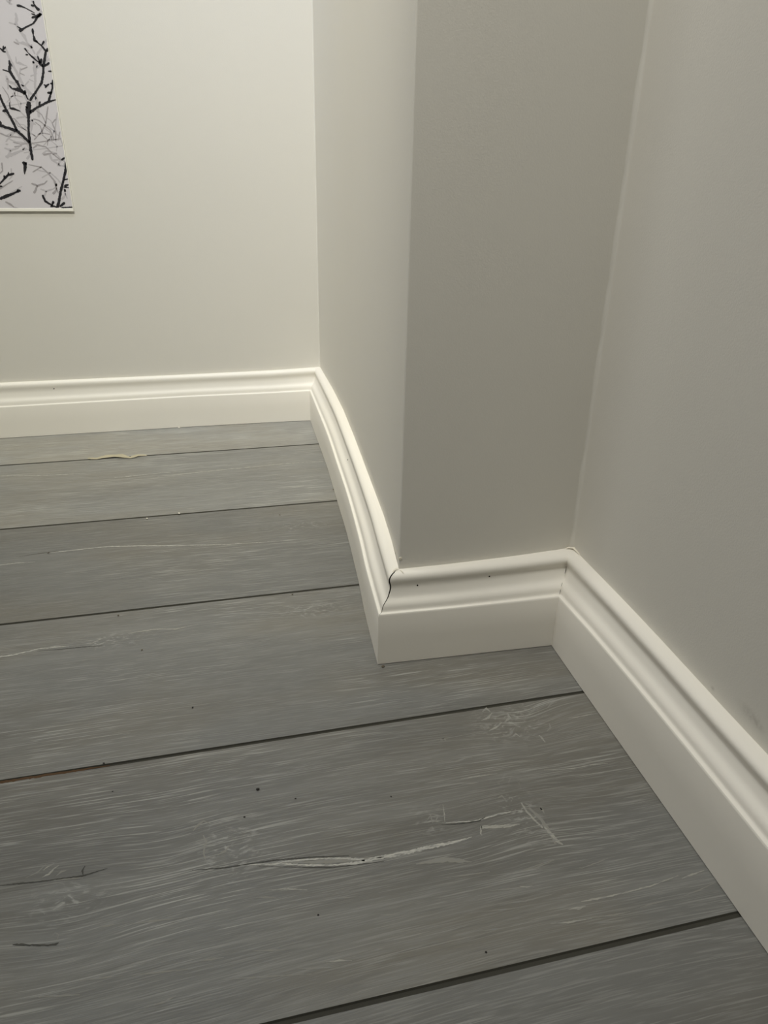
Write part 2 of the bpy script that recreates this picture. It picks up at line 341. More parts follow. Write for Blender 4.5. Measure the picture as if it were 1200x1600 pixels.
INK_BLACK = [
    [(-333.7,648.8,5.06),(-337.1,651.2,3.22),(-340.1,656.2,1.84),(-340.4,659.9,3.22)],
    [(-332.5,644.5,3.68),(-339.5,640.7,3.22),(-346.4,638.6,2.3)],
    [(-341.1,644.9,1.38),(-351.6,650.1,1.15),(-358.7,652.6,2.76),(-364.0,652.9,3.68)],
    [(-344.7,654.5,3.22),(-339.6,653.4,2.3)],
    [(-331.6,644.6,2.76),(-338.1,639.9,2.76),(-345.3,631.8,2.07),(-357.8,625.9,2.07),(-366.3,621.2,4.6)],
    [(-362.9,624.3,1.84),(-368.1,627.2,1.84)],
    [(-340.5,642.7,2.3),(-346.0,643.8,1.38)],
    [(-347.3,625.6,3.22),(-347.8,617.7,2.76)],
    [(-347.8,617.7,1.61),(-347.1,610.6,4.14),(-342.6,608.2,1.84)],
    [(-338.4,604.8,2.3),(-333.9,610.3,2.76)],
    [(-347.1,610.6,1.38),(-339.3,604.8,2.3),(-333.7,597.8,3.22),(-336.9,587.8,3.45),(-340.8,576.8,3.68),(-342.0,569.5,3.22),(-346.6,556.4,3.22),(-354.2,546.9,2.76),(-367.8,531.6,3.22)],
    [(-330.5,601.6,2.3),(-332.8,597.0,3.68)],
    [(-331.3,583.0,2.76),(-339.0,577.8,2.76)],
    [(-340.8,576.8,2.76),(-344.7,581.2,5.06),(-341.3,587.7,2.76)],
    [(-344.7,581.2,3.22),(-346.2,591.1,2.07)],
    [(-345.2,582.1,1.38),(-354.3,589.3,2.76),(-359.5,595.0,1.15),(-362.8,600.2,2.76)],
    [(-359.1,592.0,1.38),(-363.0,591.8,2.3)],
    [(-397.3,598.8,2.3),(-393.9,596.3,2.76),(-388.3,600.9,2.07)],
    [(-394.2,594.8,2.76),(-389.5,594.3,2.3)],
    [(-392.6,598.1,1.84),(-391.3,602.0,2.07)],
    [(-387.0,584.1,2.07),(-386.8,577.8,4.14),(-389.1,570.5,4.14),(-383.5,558.9,3.22),(-381.1,556.2,4.6),(-377.8,547.1,2.3),(-372.9,541.7,2.3),(-369.6,532.5,2.3)],
    [(-398.6,571.4,1.84),(-389.8,569.2,1.61)],
    [(-393.1,551.2,2.76),(-389.7,546.7,1.84),(-382.0,546.1,5.06),(-376.6,542.9,2.76),(-373.2,539.8,3.22)],
    [(-372.2,545.4,3.22),(-372.7,540.4,3.22)],
    [(-368.9,530.6,5.98),(-372.1,518.3,6.9),(-373.8,506.9,3.68),(-376.3,493.4,3.45),(-377.7,477.9,3.91),(-377.9,466.2,3.68),(-378.2,449.3,3.68)],
    [(-375.1,523.9,2.76),(-372.6,521.1,2.76)],
    [(-370.6,515.5,3.68),(-358.4,522.9,2.99),(-342.0,530.9,3.22),(-329.8,534.2,1.38)],
    [(-355.8,526.3,2.3),(-352.9,531.1,2.76)],
    [(-340.7,532.4,4.14),(-337.0,540.0,2.3),(-333.2,547.6,2.3),(-330.4,560.7,2.3)],
    [(-341.0,542.7,2.76),(-333.9,543.5,3.22)],
    [(-334.9,555.0,2.3),(-331.2,556.0,2.76)],
    [(-335.2,571.5,1.84),(-329.8,571.7,2.3)],
    [(-344.1,553.8,2.07),(-341.0,552.0,3.68),(-335.9,555.0,1.38)],
    [(-342.9,549.2,1.84),(-341.0,552.0,2.3)],
    [(-408.6,539.3,2.76),(-407.4,530.5,3.45),(-403.0,517.5,3.68),(-396.9,502.5,3.45),(-393.2,490.2,3.91)],
    [(-409.1,516.4,2.3),(-404.0,517.5,5.52)],
    [(-416.5,498.2,5.52),(-411.1,495.5,3.91),(-393.2,490.2,4.14),(-385.5,482.6,3.91),(-378.0,474.0,4.14)],
    [(-415.4,504.0,1.38),(-413.9,499.2,4.14)],
    [(-396.9,528.9,1.38),(-397.5,520.5,1.84),(-394.1,520.6,3.68),(-383.3,517.1,0.92)],
    [(-394.1,446.1,2.3),(-390.2,445.2,5.52),(-391.0,438.2,5.06),(-393.5,429.1,1.15)],
    [(-387.0,446.2,1.84),(-390.6,443.2,2.3)],
    [(-432.5,414.6,1.61),(-423.9,422.8,3.22),(-417.8,427.9,3.22),(-408.2,430.4,2.76)],
    [(-417.8,427.9,2.3),(-416.0,432.3,1.84)],
    [(-423.9,422.8,2.3),(-423.5,427.8,1.84)],
    [(-433.2,411.2,3.22),(-429.0,411.6,2.3)],
    [(-436.6,393.2,3.22),(-425.6,397.4,5.06),(-414.5,401.5,2.76),(-403.4,406.1,3.22)],
    [(-410.0,403.6,2.3),(-406.2,407.7,2.3)],
    [(-329.9,448.0,1.84),(-330.9,438.9,3.68),(-335.7,424.7,3.68),(-342.2,410.2,3.68),(-346.4,397.8,3.68),(-352.3,381.0,4.6)],
    [(-337.3,421.6,1.84),(-330.1,423.3,1.84)],
    [(-337.3,412.3,4.14),(-330.5,414.9,2.3)],
    [(-338.9,411.3,1.84),(-330.6,410.3,1.38)],
    [(-352.3,381.0,2.3),(-359.3,383.1,2.3),(-369.7,390.4,3.68),(-372.3,399.7,2.76)],
    [(-361.4,383.1,1.38),(-357.1,390.4,4.14)],
    [(-348.9,382.1,2.76),(-340.4,388.4,3.68)],
    [(-347.0,380.6,1.84),(-329.4,381.5,1.84)],
    [(-330.0,454.0,1.84),(-335.8,450.6,3.22)],
    [(-358.4,382.1,1.84),(-363.7,382.1,1.84)],
]
INK_GREY = [
    [(-418.7,486.7,1.84),(-409.5,482.7,2.3),(-395.7,481.8,1.84),(-382.0,479.8,1.38)],
    [(-402.1,474.5,1.84),(-391.5,471.8,1.38),(-368.8,474.2,1.38),(-330.9,480.8,1.38)],
    [(-401.3,467.7,1.84),(-389.8,469.9,1.38)],
    [(-375.3,466.2,1.84),(-367.3,471.3,2.3),(-355.5,468.5,1.84),(-346.8,458.8,1.84),(-335.0,449.0,2.07)],
    [(-361.4,457.5,3.22),(-348.7,459.7,1.84)],
    [(-346.8,458.8,1.84),(-340.5,459.9,2.3)],
    [(-371.2,478.0,1.38),(-358.0,490.0,1.84),(-349.9,501.7,1.84),(-347.3,511.4,1.84),(-343.0,524.8,1.84)],
    [(-350.5,497.9,1.61),(-359.4,505.3,1.61),(-367.1,507.1,1.84)],
    [(-341.5,478.6,1.84),(-345.4,492.2,1.84),(-352.6,497.8,1.61)],
    [(-339.8,476.7,1.61),(-337.5,490.4,1.84),(-340.7,501.9,1.61),(-334.3,507.9,1.84)],
    [(-349.9,501.7,1.38),(-354.0,513.1,1.38),(-361.1,518.6,1.38)],
    [(-335.0,480.7,1.38),(-331.4,490.5,1.61)],
    [(-346.4,486.3,1.38),(-356.3,488.1,1.38),(-364.7,485.9,1.38)],
    [(-385.4,443.3,1.38),(-366.6,439.5,1.84),(-357.7,430.5,2.07),(-351.1,420.4,2.76),(-349.3,412.2,3.68)],
    [(-366.4,440.5,1.38),(-381.2,432.3,1.84)],
    [(-348.6,416.4,3.22),(-351.3,406.0,2.76),(-356.4,400.8,3.68)],
    [(-386.1,416.0,2.3),(-377.3,413.0,3.22),(-366.4,416.2,1.84),(-361.5,420.3,1.84)],
    [(-377.3,413.0,2.3),(-384.5,401.7,3.68)],
    [(-349.6,410.2,1.84),(-347.8,401.9,1.84)],
    [(-423.5,445.7,2.3),(-424.4,433.8,1.84),(-429.6,429.7,1.38)],
    [(-433.9,407.5,2.76),(-420.1,415.8,1.38),(-412.2,419.9,1.38)],
    [(-429.2,389.2,2.76),(-421.7,385.0,3.22),(-417.4,380.5,1.84)],
    [(-402.8,508.1,1.15),(-393.2,506.4,1.38),(-386.9,497.0,1.38),(-378.2,489.5,1.15)],
    [(-402.9,549.1,1.15),(-397.1,538.2,1.38),(-395.3,527.1,1.38)],
    [(-376.5,607.6,2.3),(-369.4,604.4,1.84)],
    [(-373.3,572.0,1.84),(-362.9,576.0,1.38)],
    [(-400.8,508.1,1.15),(-407.3,515.5,1.15)],
    [(-368.8,564.9,1.15),(-376.0,568.2,1.61)],
    [(-393.0,560.4,1.15),(-395.7,545.6,1.15)],
    [(-393.5,504.5,1.15),(-390.9,496.9,1.15),(-379.9,491.4,1.15)],
    [(-365.8,503.3,1.15),(-358.7,497.7,1.38),(-356.6,486.1,1.15)],
    [(-353.1,470.5,1.15),(-350.8,478.4,1.38),(-358.6,486.1,1.15)],
]
# ------------------------------------------------------------------ walls
ZC = 2.15
YB = 0.7915                     # face of the far wall
sideW = [(0.0245, 0.0228), (0.0290, 0.0500), (0.0382, 0.1437), (0.0500, 0.3069), (0.0630, 0.486), (0.0685, 0.64), (0.0700, YB)]
frontW = [(0.0245, 0.0228), (0.0754, 0.0222), (0.1457, 0.0240), (0.1880, 0.0262), (0.2152, 0.0280)]
rc = 0.0016                     # the box-out's corner is rounded by its paint
arc = [(0.0245 + rc - rc * math.cos(a), 0.0228 + rc - rc * math.sin(a)) for a in (0, math.pi / 12, math.pi / 6, math.pi / 4, math.pi / 3, 5 * math.pi / 12, math.pi / 2)]
back_in = (0.0845, 0.0828)
ws = prism('wall_side', arc[:4][::-1] + [(0.0252, 0.028)] + sideW[1:] + [(0.13, YB), back_in], 0, ZC, M_wall, 0.6)
wf = prism('wall_front', arc[3:] + frontW[1:] + [(0.2152, 0.0828), back_in], 0, ZC, M_wall, 0.6)
RX = lambda y: 0.2152 + (y - 0.028) * 0.0160
wr = prism('wall_right', [(0.2152, 0.0280), (RX(-2.3), -2.3), (0.32, -2.3), (0.32, 0.0828), (0.2152, 0.0828)], 0, ZC, M_wall_scuffed)
wb = prism('wall_back', [(-2.2, YB), (0.13, YB), (0.13, YB + .1), (-2.2, YB + .1)], 0, ZC, M_wall)
wl = prism('wall_left', [(-2.3, -2.3), (-2.2, -2.3), (-2.2, YB + .1), (-2.3, YB + .1)], 0, ZC, M_wall)
wn = prism('wall_rear', [(-2.2, -2.4), (0.32, -2.4), (0.32, -2.3), (-2.2, -2.3)], 0, ZC, M_wall)
ce = prism('ceiling', [(-2.3, -2.4), (0.32, -2.4), (0.32, YB + .1), (-2.3, YB + .1)], ZC, ZC + .08, M_ceil)
for o, l in ((ws, 'off-white painted wall face running back from the outer corner'), (wf, 'shadowed grey-looking painted wall face between the outer corner and the right wall'),
             (wr, 'painted wall along the right side of the picture'), (wb, 'bright cream painted far wall with the branch print'),
             (wl, 'painted wall outside the left of the picture'), (wn, 'painted wall behind the viewer'), (ce, 'white ceiling above the picture')):
    tag(o, l, 'wall' if o is not ce else 'ceiling', kind='structure')

def fillet(name, c, a, b, r, z0, z1, label):
    # soft bead of paint and caulk filling an inner corner; a, b = unit directions along the two faces
    c = Vector(c); a = Vector(a).normalized(); b = Vector(b).normalized()
    pts = [c + a * r, ]
    for i in range(1, 8):
        t = i / 8
        p = (c + a * r) * (1 - t) ** 2 + c * 1.0 * 2 * t * (1 - t) * 1.0 + (c + b * r) * t ** 2
        pts.append(p)
    pts += [c + b * r]
    nz = 60; rnd = random.Random(name)
    V = []; F = []
    off = [rnd.uniform(-.00035, .00035) for _ in range(nz + 1)]
    n = len(pts)
    for k in range(nz + 1):
        z = z0 + (z1 - z0) * (k / nz)
        for i, p in enumerate(pts):
            w = 0 if i in (0, n - 1) else off[k] * math.sin(math.pi * i / (n - 1))
            q = p + (a + b) * w
            V.append((q.x, q.y, z))
    for k in range(nz):
        for i in range(n - 1):
            F.append((k * n + i, k * n + i + 1, (k + 1) * n + i + 1, (k + 1) * n + i))
    V += [(c.x - (a + b).x * .001, c.y - (a + b).y * .001, z0), (c.x - (a + b).x * .001, c.y - (a + b).y * .001, z1)]
    A, B = len(V) - 2, len(V) - 1
    F += [(A, B, nz * n, 0), (A, B, nz * n + n - 1, n - 1)]
    return tag(mk(name, V, F, M_wall, smooth=1.2), label, 'trim', kind='structure')
fillet('trim_1', (0.2152, 0.0280), (-1, -0.04), (-0.016, -1), 0.0045, 0.099, 0.85, 'painted caulk bead in the inner corner beside the right wall')
fillet('trim_2', (0.0700, YB), (-1, 0), (-0.01, -1), 0.0025, 0.099, 0.85, 'painted caulk bead in the far inner corner')

# ------------------------------------------------------------------ floor
def floor():
    V = []; F = []; MI = []
    x0, x1 = -2.3, 0.32
    gw = 0.0020
    js = [Y0 + PW * k for k in range(-9, 4)]
    js = [j for j in js if -2.3 < j < 0.86]
    edges = []
    prev = -2.4
    def quad(p, q, m):
        i = len(V); V.extend([(x0, p[0], p[1]), (x1, p[0], p[1]), (x1, q[0], q[1]), (x0, q[0], q[1])]); F.append((i, i + 1, i + 2, i + 3)); MI.append(m)
    for j in js:
        w = gw if j > -0.3 else 0.0023
        quad((prev, 0), (j - w, 0), 0)
        quad((j - w, 0), (j - w * .62, -.0011), 1)
        quad((j - w * .62, -.0011), (j + w * .62, -.0013), 1)
        quad((j + w * .62, -.0013), (j + w, 0), 1)
        prev = j + w
    quad((prev, 0), (0.89, 0), 0)
    i = len(V)
    V.extend([(x0, -2.4, -.03), (x1, -2.4, -.03), (x1, .89, -.03), (x0, .89, -.03)]); F.append((i + 3, i + 2, i + 1, i)); MI.append(0)
    # limed cracks, pale grain and fine splits of the boards, a hair above the face
    kind = {'L': 2, 'M': 3, 'F': 4, 'D': 5, 'B': 6}
    rnd = random.Random(9)
    lift = {'L': .00016, 'M': .00014, 'F': .00012, 'D': .0002, 'B': .00004}
    for k, pts in CRACKS:
        P = []
        # resample with a catmull-like smoothing and a ragged edge
        for a in range(len(pts) - 1):
            n = max(2, int(math.hypot(pts[a + 1][0] - pts[a][0], pts[a + 1][1] - pts[a][1]) / (1.2 if k in 'LMD' else 2)))
            for s in range(n):
                t = s / n; u = t * t * (3 - 2 * t)
                P.append((pts[a][0] + (pts[a + 1][0] - pts[a][0]) * t, pts[a][1] + (pts[a + 1][1] - pts[a][1]) * t, pts[a][2] + (pts[a + 1][2] - pts[a][2]) * u))
        P.append(pts[-1])
        z = lift[k]; b = len(V)
        for q, (px, py, w) in enumerate(P):
            a0 = P[max(0, q - 1)]; a1 = P[min(len(P) - 1, q + 1)]
            dx, dy = a1[0] - a0[0], a1[1] - a0[1]; L = math.hypot(dx, dy) or 1
            nx, ny = -dy / L, dx / L
            jw = w * .5 * rnd.uniform(.65, 1.25); jn = w * .5 * rnd.uniform(.65, 1.25); jo = rnd.uniform(-.12, .12) * min(w, 1.5)
            V.append(((px + nx * (jw + jo)) / 1e3, (py + ny * (jw + jo)) / 1e3, z)); V.append(((px - nx * (jn - jo)) / 1e3, (py - ny * (jn - jo)) / 1e3, z))
        for q in range(len(P) - 1):
            F.append((b + 2 * q, b + 2 * q + 1, b + 2 * q + 3, b + 2 * q + 2)); MI.append(kind[k])
    me = bpy.data.meshes.new('floor'); me.from_pydata(V, [], F)
    for m in (M_wood, M_groove, M_lime, M_lime2, M_lime3, M_dcrack, M_brown): me.materials.append(m)
    for p, i in zip(me.polygons, MI): p.material_index = i
    bm = bmesh.new(); bm.from_mesh(me)
    for f in bm.faces:
        if f.calc_center_median().z > -.01 and f.normal.z < 0: f.normal_flip()
    bm.to_mesh(me); bm.free()
    o = bpy.data.objects.new('floor', me); C.objects.link(o)
    return o
tag(floor(), 'grey limed oak laminate floor of wide boards with dark joints', 'floor', kind='structure')

# ------------------------------------------------------------------ baseboards
# d: 0 = front face, 1 = at the wall; u: 0..1 of flat height (band 0) or of the moulding above it (band 1)
PROFILE = [(1, 0, 0), (.10, 0, 0), (.10, 0, .010), (0, 0, .011), (0, 0, .5), (0, 0, .985), (.012, 0, 1.0),
           (.03, 1, .02), (.125, 1, .035), (.150, 1, .055), (.165, 1, .10), (.180, 1, .15), (.208, 1, .20), (.262, 1, .245), (.315, 1, .28), (.375, 1, .315), (.425, 1, .355), (.462, 1, .40), (.492, 1, .45), (.52, 1, .50), (.545, 1, .55),
           (.558, 1, .60), (.552, 1, .66), (.53, 1, .715), (.50, 1, .77), (.485, 1, .83), (.50, 1, .885), (.55, 1, .93), (.62, 1, .965), (.72, 1, .99), (.84, 1, 1.0), (1, 1, 1.0)]
def cr(p0, p1, p2, p3, t):
    return .5 * (2 * p1 + (p2 - p0) * t + (2 * p0 - 5 * p1 + 4 * p2 - p3) * t * t + (3 * p1 - p0 - 3 * p2 + p3) * t ** 3)
def baseboard(name, st, label, gap=(0, 0), zf=.0598, seg=14, curve=False):
    # st: (O, W, flat height, top height); gap: open mitre at the start / end, only above the flat
    S_ = []
    for a in range(len(st) - 1):
        for s in range(seg):
            t = s / seg
            if curve:
                Q = [st[max(0, min(len(st) - 1, a + q))] for q in (-1, 0, 1, 2)]
                S_.append(tuple(tuple(cr(*(q[i][j] for q in Q), t) for j in (0, 1)) if i < 2 else cr(*(q[i] for q in Q), t) for i in range(4)))
                continue
            S_.append(tuple(tuple(p + (q - p) * t for p, q in zip(A, B)) if isinstance(A, tuple) else A + (B - A) * t for A, B in zip(st[a], st[a + 1])))
    S_.append(st[-1])
    n = len(PROFILE); V = []; F = []; MI = []
    last = len(S_) - 1
    for k, (O, Wp, f, t) in enumerate(S_):
        O = Vector(O); Wp = Vector(Wp)
        A = Vector(S_[max(0, k - 1)][0]); B = Vector(S_[min(last, k + 1)][0]); dr = (B - A).normalized()
        for d, band, u in PROFILE:
            z = f * u if band == 0 else f + (t - f) * u
            p = O + (Wp - O) * d
            if band == 1 and u < 0.999:
                g = min(1.0, max(0.0, (u - .02) / .6))
                if k == 0: p = p + dr * gap[0] * (.35 + .65 * g)
                if k == last: p = p - dr * gap[1] * (.35 + .65 * g)
            V.append((p.x, p.y, z))
    for k in range(last):
        for i in range(n):
            j = (i + 1) % n
            F.append((k * n + i, k * n + j, (k + 1) * n + j, (k + 1) * n + i)); MI.append(1 if i in (0, 1) else 0)  # dark recessed foot strip paints in the shadow gap at the floor
    F.append(tuple(range(n))); MI.append(1)
    F.append(tuple(last * n + i for i in range(n))); MI.append(1)
    o = mk(name, V, F, [M_board, M_mdf_shade], mi=MI, smooth=0.75)
    return tag(o, label, 'baseboard', kind='structure')
CO = (0.0, 0.0045); CW = (0.0247, 0.0232)             # outer corner
IO = (0.1896, -0.0033); IW = (0.2155, 0.0275)         # inner corner by the right wall
BO = (0.0458, 0.7702); BW = (0.0700, YB)              # far inner corner
def ext(a, b, x=None, y=None):
    t = (x - a[0]) / (b[0] - a[0]) if x is not None else (y - a[1]) / (b[1] - a[1])
    return (a[0] + (b[0] - a[0]) * t, a[1] + (b[1] - a[1]) * t)
sideO = [CO, (0.0071, 0.097), (0.0146, 0.1711), (0.0242, 0.2896), (0.0310, 0.4076), (0.0378, 0.5295), (0.0419, 0.6519), BO]
sideT = [CW, (0.0330, 0.090), (0.0405, 0.168), (0.0488, 0.289), (0.0570, 0.403), (0.0645, 0.527), (0.0688, 0.650), BW]
b_side = baseboard('baseboard_side', [(o, w, .0598, .1 if i < 6 else .0993) for i, (o, w) in enumerate(zip(sideO, sideT))],
                   'white moulded skirting board running back from the outer corner to the far wall', gap=(.0004, 0), curve=True)
b_front = baseboard('baseboard_front', [(CO, CW, .0600, .1), ((.0746, .0013), (.0754, .0222), .0597, .1), ((.1308, -.0008), (.1457, .0240), .0600, .1), (IO, IW, .0610, .1008)],
                    'short white moulded skirting board between the outer corner and the right wall', gap=(.0013, 0))
rO = [IO, (0.1878, -0.0742), (0.1863, -0.150), (0.1848, -0.230), (0.1830, -0.330), (0.150, -2.3)]
rW = [IW, (0.2138, -0.0742), (0.2122, -0.150), (0.2110, -0.230), (0.2095, -0.330), (RX(-2.3), -2.3)]
rz = [(.0610, .1008), (.0660, .1030), (.0685, .1035), (.0695, .1025), (.0695, .1025), (.0695, .1025)]
b_right = baseboard('baseboard_right', [(o, w, a, b) for o, w, (a, b) in zip(rO, rW, rz)], 'white moulded skirting board along the right wall', gap=(0, 0))
b_back = baseboard('baseboard_back', [(BO, BW, .0590, .0993), ((-.02, .7740), (-.02, YB), .0575, .0968), ((-.1769, .7767), (-.1769, YB), .0580, .0963), ((-.5089, .7765), (-.5089, YB), .0565, .0970), ((-2.2, .7765), (-2.2, YB), .0575, .0970)],
                   'white moulded skirting board along the far wall')

# nail holes, paint flakes and caulk of the skirting
def dot(name, c, nrm, r, mat, parent, label=None):
    nrm = Vector(nrm).normalized(); q = nrm.to_track_quat('Z', 'Y'); V = []; F = []
    n = 10
    for ring, (rr, h) in enumerate(((r, -.0006), (r, .00025), (r * .8, .0003))):
        for i in range(n):
            a = i * math.tau / n; v = q @ Vector((math.cos(a) * rr * (1 + .12 * math.sin(3 * a)), math.sin(a) * rr, h)); V.append(Vector(c) + v)
    for k in range(2):
        for i in range(n): F.append((k * n + i, k * n + (i + 1) % n, (k + 1) * n + (i + 1) % n, (k + 1) * n + i))
    F.append(tuple(range(2 * n, 3 * n))); F.append(tuple(range(n)))
    o = mk(name, V, F, mat, parent=parent)
    if label: o['label'] = label
    return o
# ray helper: put a mark where a board's face really is (straight through the built mesh)
bpy.context.view_layer.update()
def face_at(o, a, b):
    a = Vector(a); b = Vector(b); d = (b - a).normalized()
    ok, loc, nr, i = o.ray_cast(a, d)
    return (loc, nr) if ok else (b, -d)
for o, a, b, r in ((b_front, (0.030, -.2, .0935), (0.0418, .012, .0843), .00085), (b_front, (0.10, -.2, .0935), (0.1177, .012, .0860), .0008),
                   (b_side, (-.2, .30, .10), (.045, .3735, .0767), .0011), (b_back, (-.40, .4, .10), (-.4065, .782, .0836), .0011)):
    p, nr = face_at(o, a, b)
    dot('nail_hole', p, nr, r, M_hole, o, 'small dark nail hole')

def ribbon3(name, pts, w, th, mat, parent=None, up=(0, 0, 1)):
    V = []; F = []; up = Vector(up)
    for k, p in enumerate(pts):
        p = Vector(p); a = Vector(pts[max(0, k - 1)]); b = Vector(pts[min(len(pts) - 1, k + 1)]); d = (b - a).normalized()
        s = d.cross(up).normalized(); t = s.cross(d).normalized(); ww = w[k] if isinstance(w, (list, tuple)) else w
        V += [p + s * ww / 2, p + t * th, p - s * ww / 2, p - t * th * .3]
    for k in range(len(pts) - 1):
        for i in range(4): F.append((4 * k + i, 4 * k + (i + 1) % 4, 4 * k + 4 + (i + 1) % 4, 4 * k + 4 + i))
    F += [(0, 1, 2, 3), tuple(4 * len(pts) - 4 + i for i in range(4))]
    return mk(name, V, F, mat, parent=parent, smooth=1.3)
ribbon3('paint_flake', [(.0170, .0190, .0990), (.0190, .0200, .1012), (.0218, .0212, .1022), (.0240, .0222, .1014)], [.0004, .0018, .0020, .0006], .0005, M_caulk, b_side, (0.3, 0, 1))
ribbon3('paint_flake', [(.0250, .0205, .1000), (.0262, .0180, .1004), (.0272, .0150, .0996)], [.0006, .0012, .0004], .0005, M_caulk, b_front)
ribbon3('caulk_lump', [(.2050, .0262, .1004), (.2100, .0258, .1022), (.2140, .0225, .1030), (.2149, .0180, .1022), (.2150, .0100, .1016)], [.001, .003, .0035, .003, .001], .0008, M_caulk, b_front)
dot('caulk_lump', (.0258, .0226, .1120), (0, -1, 0), .0016, M_caulk, wf)
# hairline splits in the caulk of the inner mitre
for seg in ([(.12, .02), (.30, .29)], [(.49, .47), (.53, .53), (.54, .665)]):
    pts = []
    for d, u in seg:
        O = Vector(IO + (0,)); Wp = Vector(IW + (0,)); p = O + (Wp - O) * d; z = .061 + .0398 * u
        pts.append((p.x - .0006, p.y - .0006, z + .0002))
    ribbon3('caulk_crack', pts, [.0002] + [.0006] * (len(pts) - 2) + [.0003], .0003, M_groove, b_right, (1, 1, 0))

# ------------------------------------------------------------------ print on the far wall
pr = bpy.data.objects.new('framed_print', None); C.objects.link(pr)
pr.location = (-.60, YB, .3765)
tag(pr, 'print of black and grey budding tree branches hung on the cream far wall', 'picture')
X0, X1, Z0, Z1 = -.27, .2700, 0.0030, 0.95        # local sheet bounds
def q4(V, F, a, b, c, d):
    i = len(V); V += [a, b, c, d]; F.append((i, i + 1, i + 2, i + 3))
fr_b = .0030; fr = .0012; yf = -.0034
V = []; F = []
def boxv(x0, x1, y0, y1, z0, z1):
    i = len(V)
    V.extend([(x, y, z) for z in (z0, z1) for x, y in ((x0, y0), (x1, y0), (x1, y1), (x0, y1))])
    F.extend([(i, i + 3, i + 2, i + 1), (i + 4, i + 5, i + 6, i + 7)] + [(i + a, i + (a + 1) % 4, i + 4 + (a + 1) % 4, i + 4 + a) for a in range(4)])
boxv(X0 - fr, X1 + fr, yf, 0, Z0 - fr_b - .0015, Z0)
boxv(X0 - fr, X1 + fr, yf, 0, Z1, Z1 + fr)
boxv(X0 - fr, X0, yf, 0, Z0, Z1); boxv(X1, X1 + fr, yf, 0, Z0, Z1)
f_ = mk('frame', V, F, M_frame, parent=pr); f_['label'] = 'thin white edge'
bm = bmesh.new(); bm.from_mesh(f_.data); bmesh.ops.bevel(bm, geom=bm.edges[:], offset=.0004, segments=1, affect='EDGES'); bm.to_mesh(f_.data); bm.free()
V = []; F = []; MI = []
def boxs(x0, x1, y0, y1, z0, z1):
    i = len(V)
    V.extend([(x, y, z) for z in (z0, z1) for x, y in ((x0, y0), (x1, y0), (x1, y1), (x0, y1))])
    F.extend([(i, i + 3, i + 2, i + 1), (i + 4, i + 5, i + 6, i + 7)] + [(i + a, i + (a + 1) % 4, i + 4 + (a + 1) % 4, i + 4 + a) for a in range(4)]); MI.extend([0] * 6)
boxs(X0, X1, -.0028, -.0004, Z0, Z1)
def clip(v, a, b): return max(a, min(b, v))
def ink(lines, off, mat_i, dx, dz, mirror=1.0):
    rnd = random.Random(mat_i * 17 + int(dx * 1000) + int(dz * 977))
    for L in lines:
        P = []
        for a in range(len(L) - 1):
            n = max(1, int(math.hypot(L[a + 1][0] - L[a][0], L[a + 1][1] - L[a][1]) / 1.5))
            for s in range(n):
                t = s / n
                P.append([L[a][i] + (L[a + 1][i] - L[a][i]) * t for i in range(3)])
        P.append(list(L[-1]))
        pts = []
        for k, (x, z, w) in enumerate(P):
            a = P[max(0, k - 1)]; b = P[min(len(P) - 1, k + 1)]
            ux, uz = b[0] - a[0], b[1] - a[1]; l = math.hypot(ux, uz) or 1; nx, nz = -uz / l, ux / l
            w1 = w * .5 * rnd.uniform(.8, 1.25); w2 = w * .5 * rnd.uniform(.8, 1.25)
            if k in (0, len(P) - 1): w1 *= .55; w2 *= .55
            row = []
            for sx in ((nx * w1, nz * w1), (-nx * w2, -nz * w2)):
                X = (x + sx[0]) / 1e3; Z = (z + sx[1]) / 1e3
                X = X - pr.location.x; Z = Z - pr.location.z
                if mirror < 0: X = -X
                row.append((clip(X + dx, X0, X1), clip(Z + dz, Z0, Z1)))
            pts.append(row)
        for k in range(len(pts) - 1):
            (a, b), (c, d) = pts[k], pts[k + 1]
            ar = abs((c[0] - a[0]) * (b[1] - a[1]) - (c[1] - a[1]) * (b[0] - a[0])) + abs((d[0] - b[0]) * (c[1] - b[1]) - (d[1] - b[1]) * (c[0] - b[0]))
            if ar < 1e-10: continue
            i = len(V)
            for q in (a, c, d, b): V.append((q[0], off, q[1]))
            F.append((i, i + 1, i + 2, i + 3)); MI.append(mat_i)
ink(INK_GREY, -.00286, 3, .012, -.008); ink(INK_GREY, -.00287, 3, -.03, .05); ink(INK_BLACK, -.002865, 3, .02, .06); ink(INK_GREY, -.00290, 2, 0, 0); ink(INK_BLACK, -.00300, 1, 0, 0)
for k, (dx, dz, mi_) in enumerate(((-.13, .03, 1), (-.27, -.0, 1), (0.0, .30, 1), (-.14, .33, 1), (-.28, .31, 1), (0, .60, 1), (-.14, .63, 1), (-.28, .6, 1))):
    ink(INK_GREY, -.00290 - .00001 * (k + 1), 2, dx, dz); ink(INK_BLACK, -.00300 - .00001 * (k + 1), 1, dx, dz)
# round dots at branch joints read as buds
sh = mk('print_sheet', V, F, [M_sheet, M_black_ink, M_grey_ink, M_faint_ink], parent=pr, mi=MI)
sh['label'] = 'pale sheet printed with black twigs over faint grey ones'

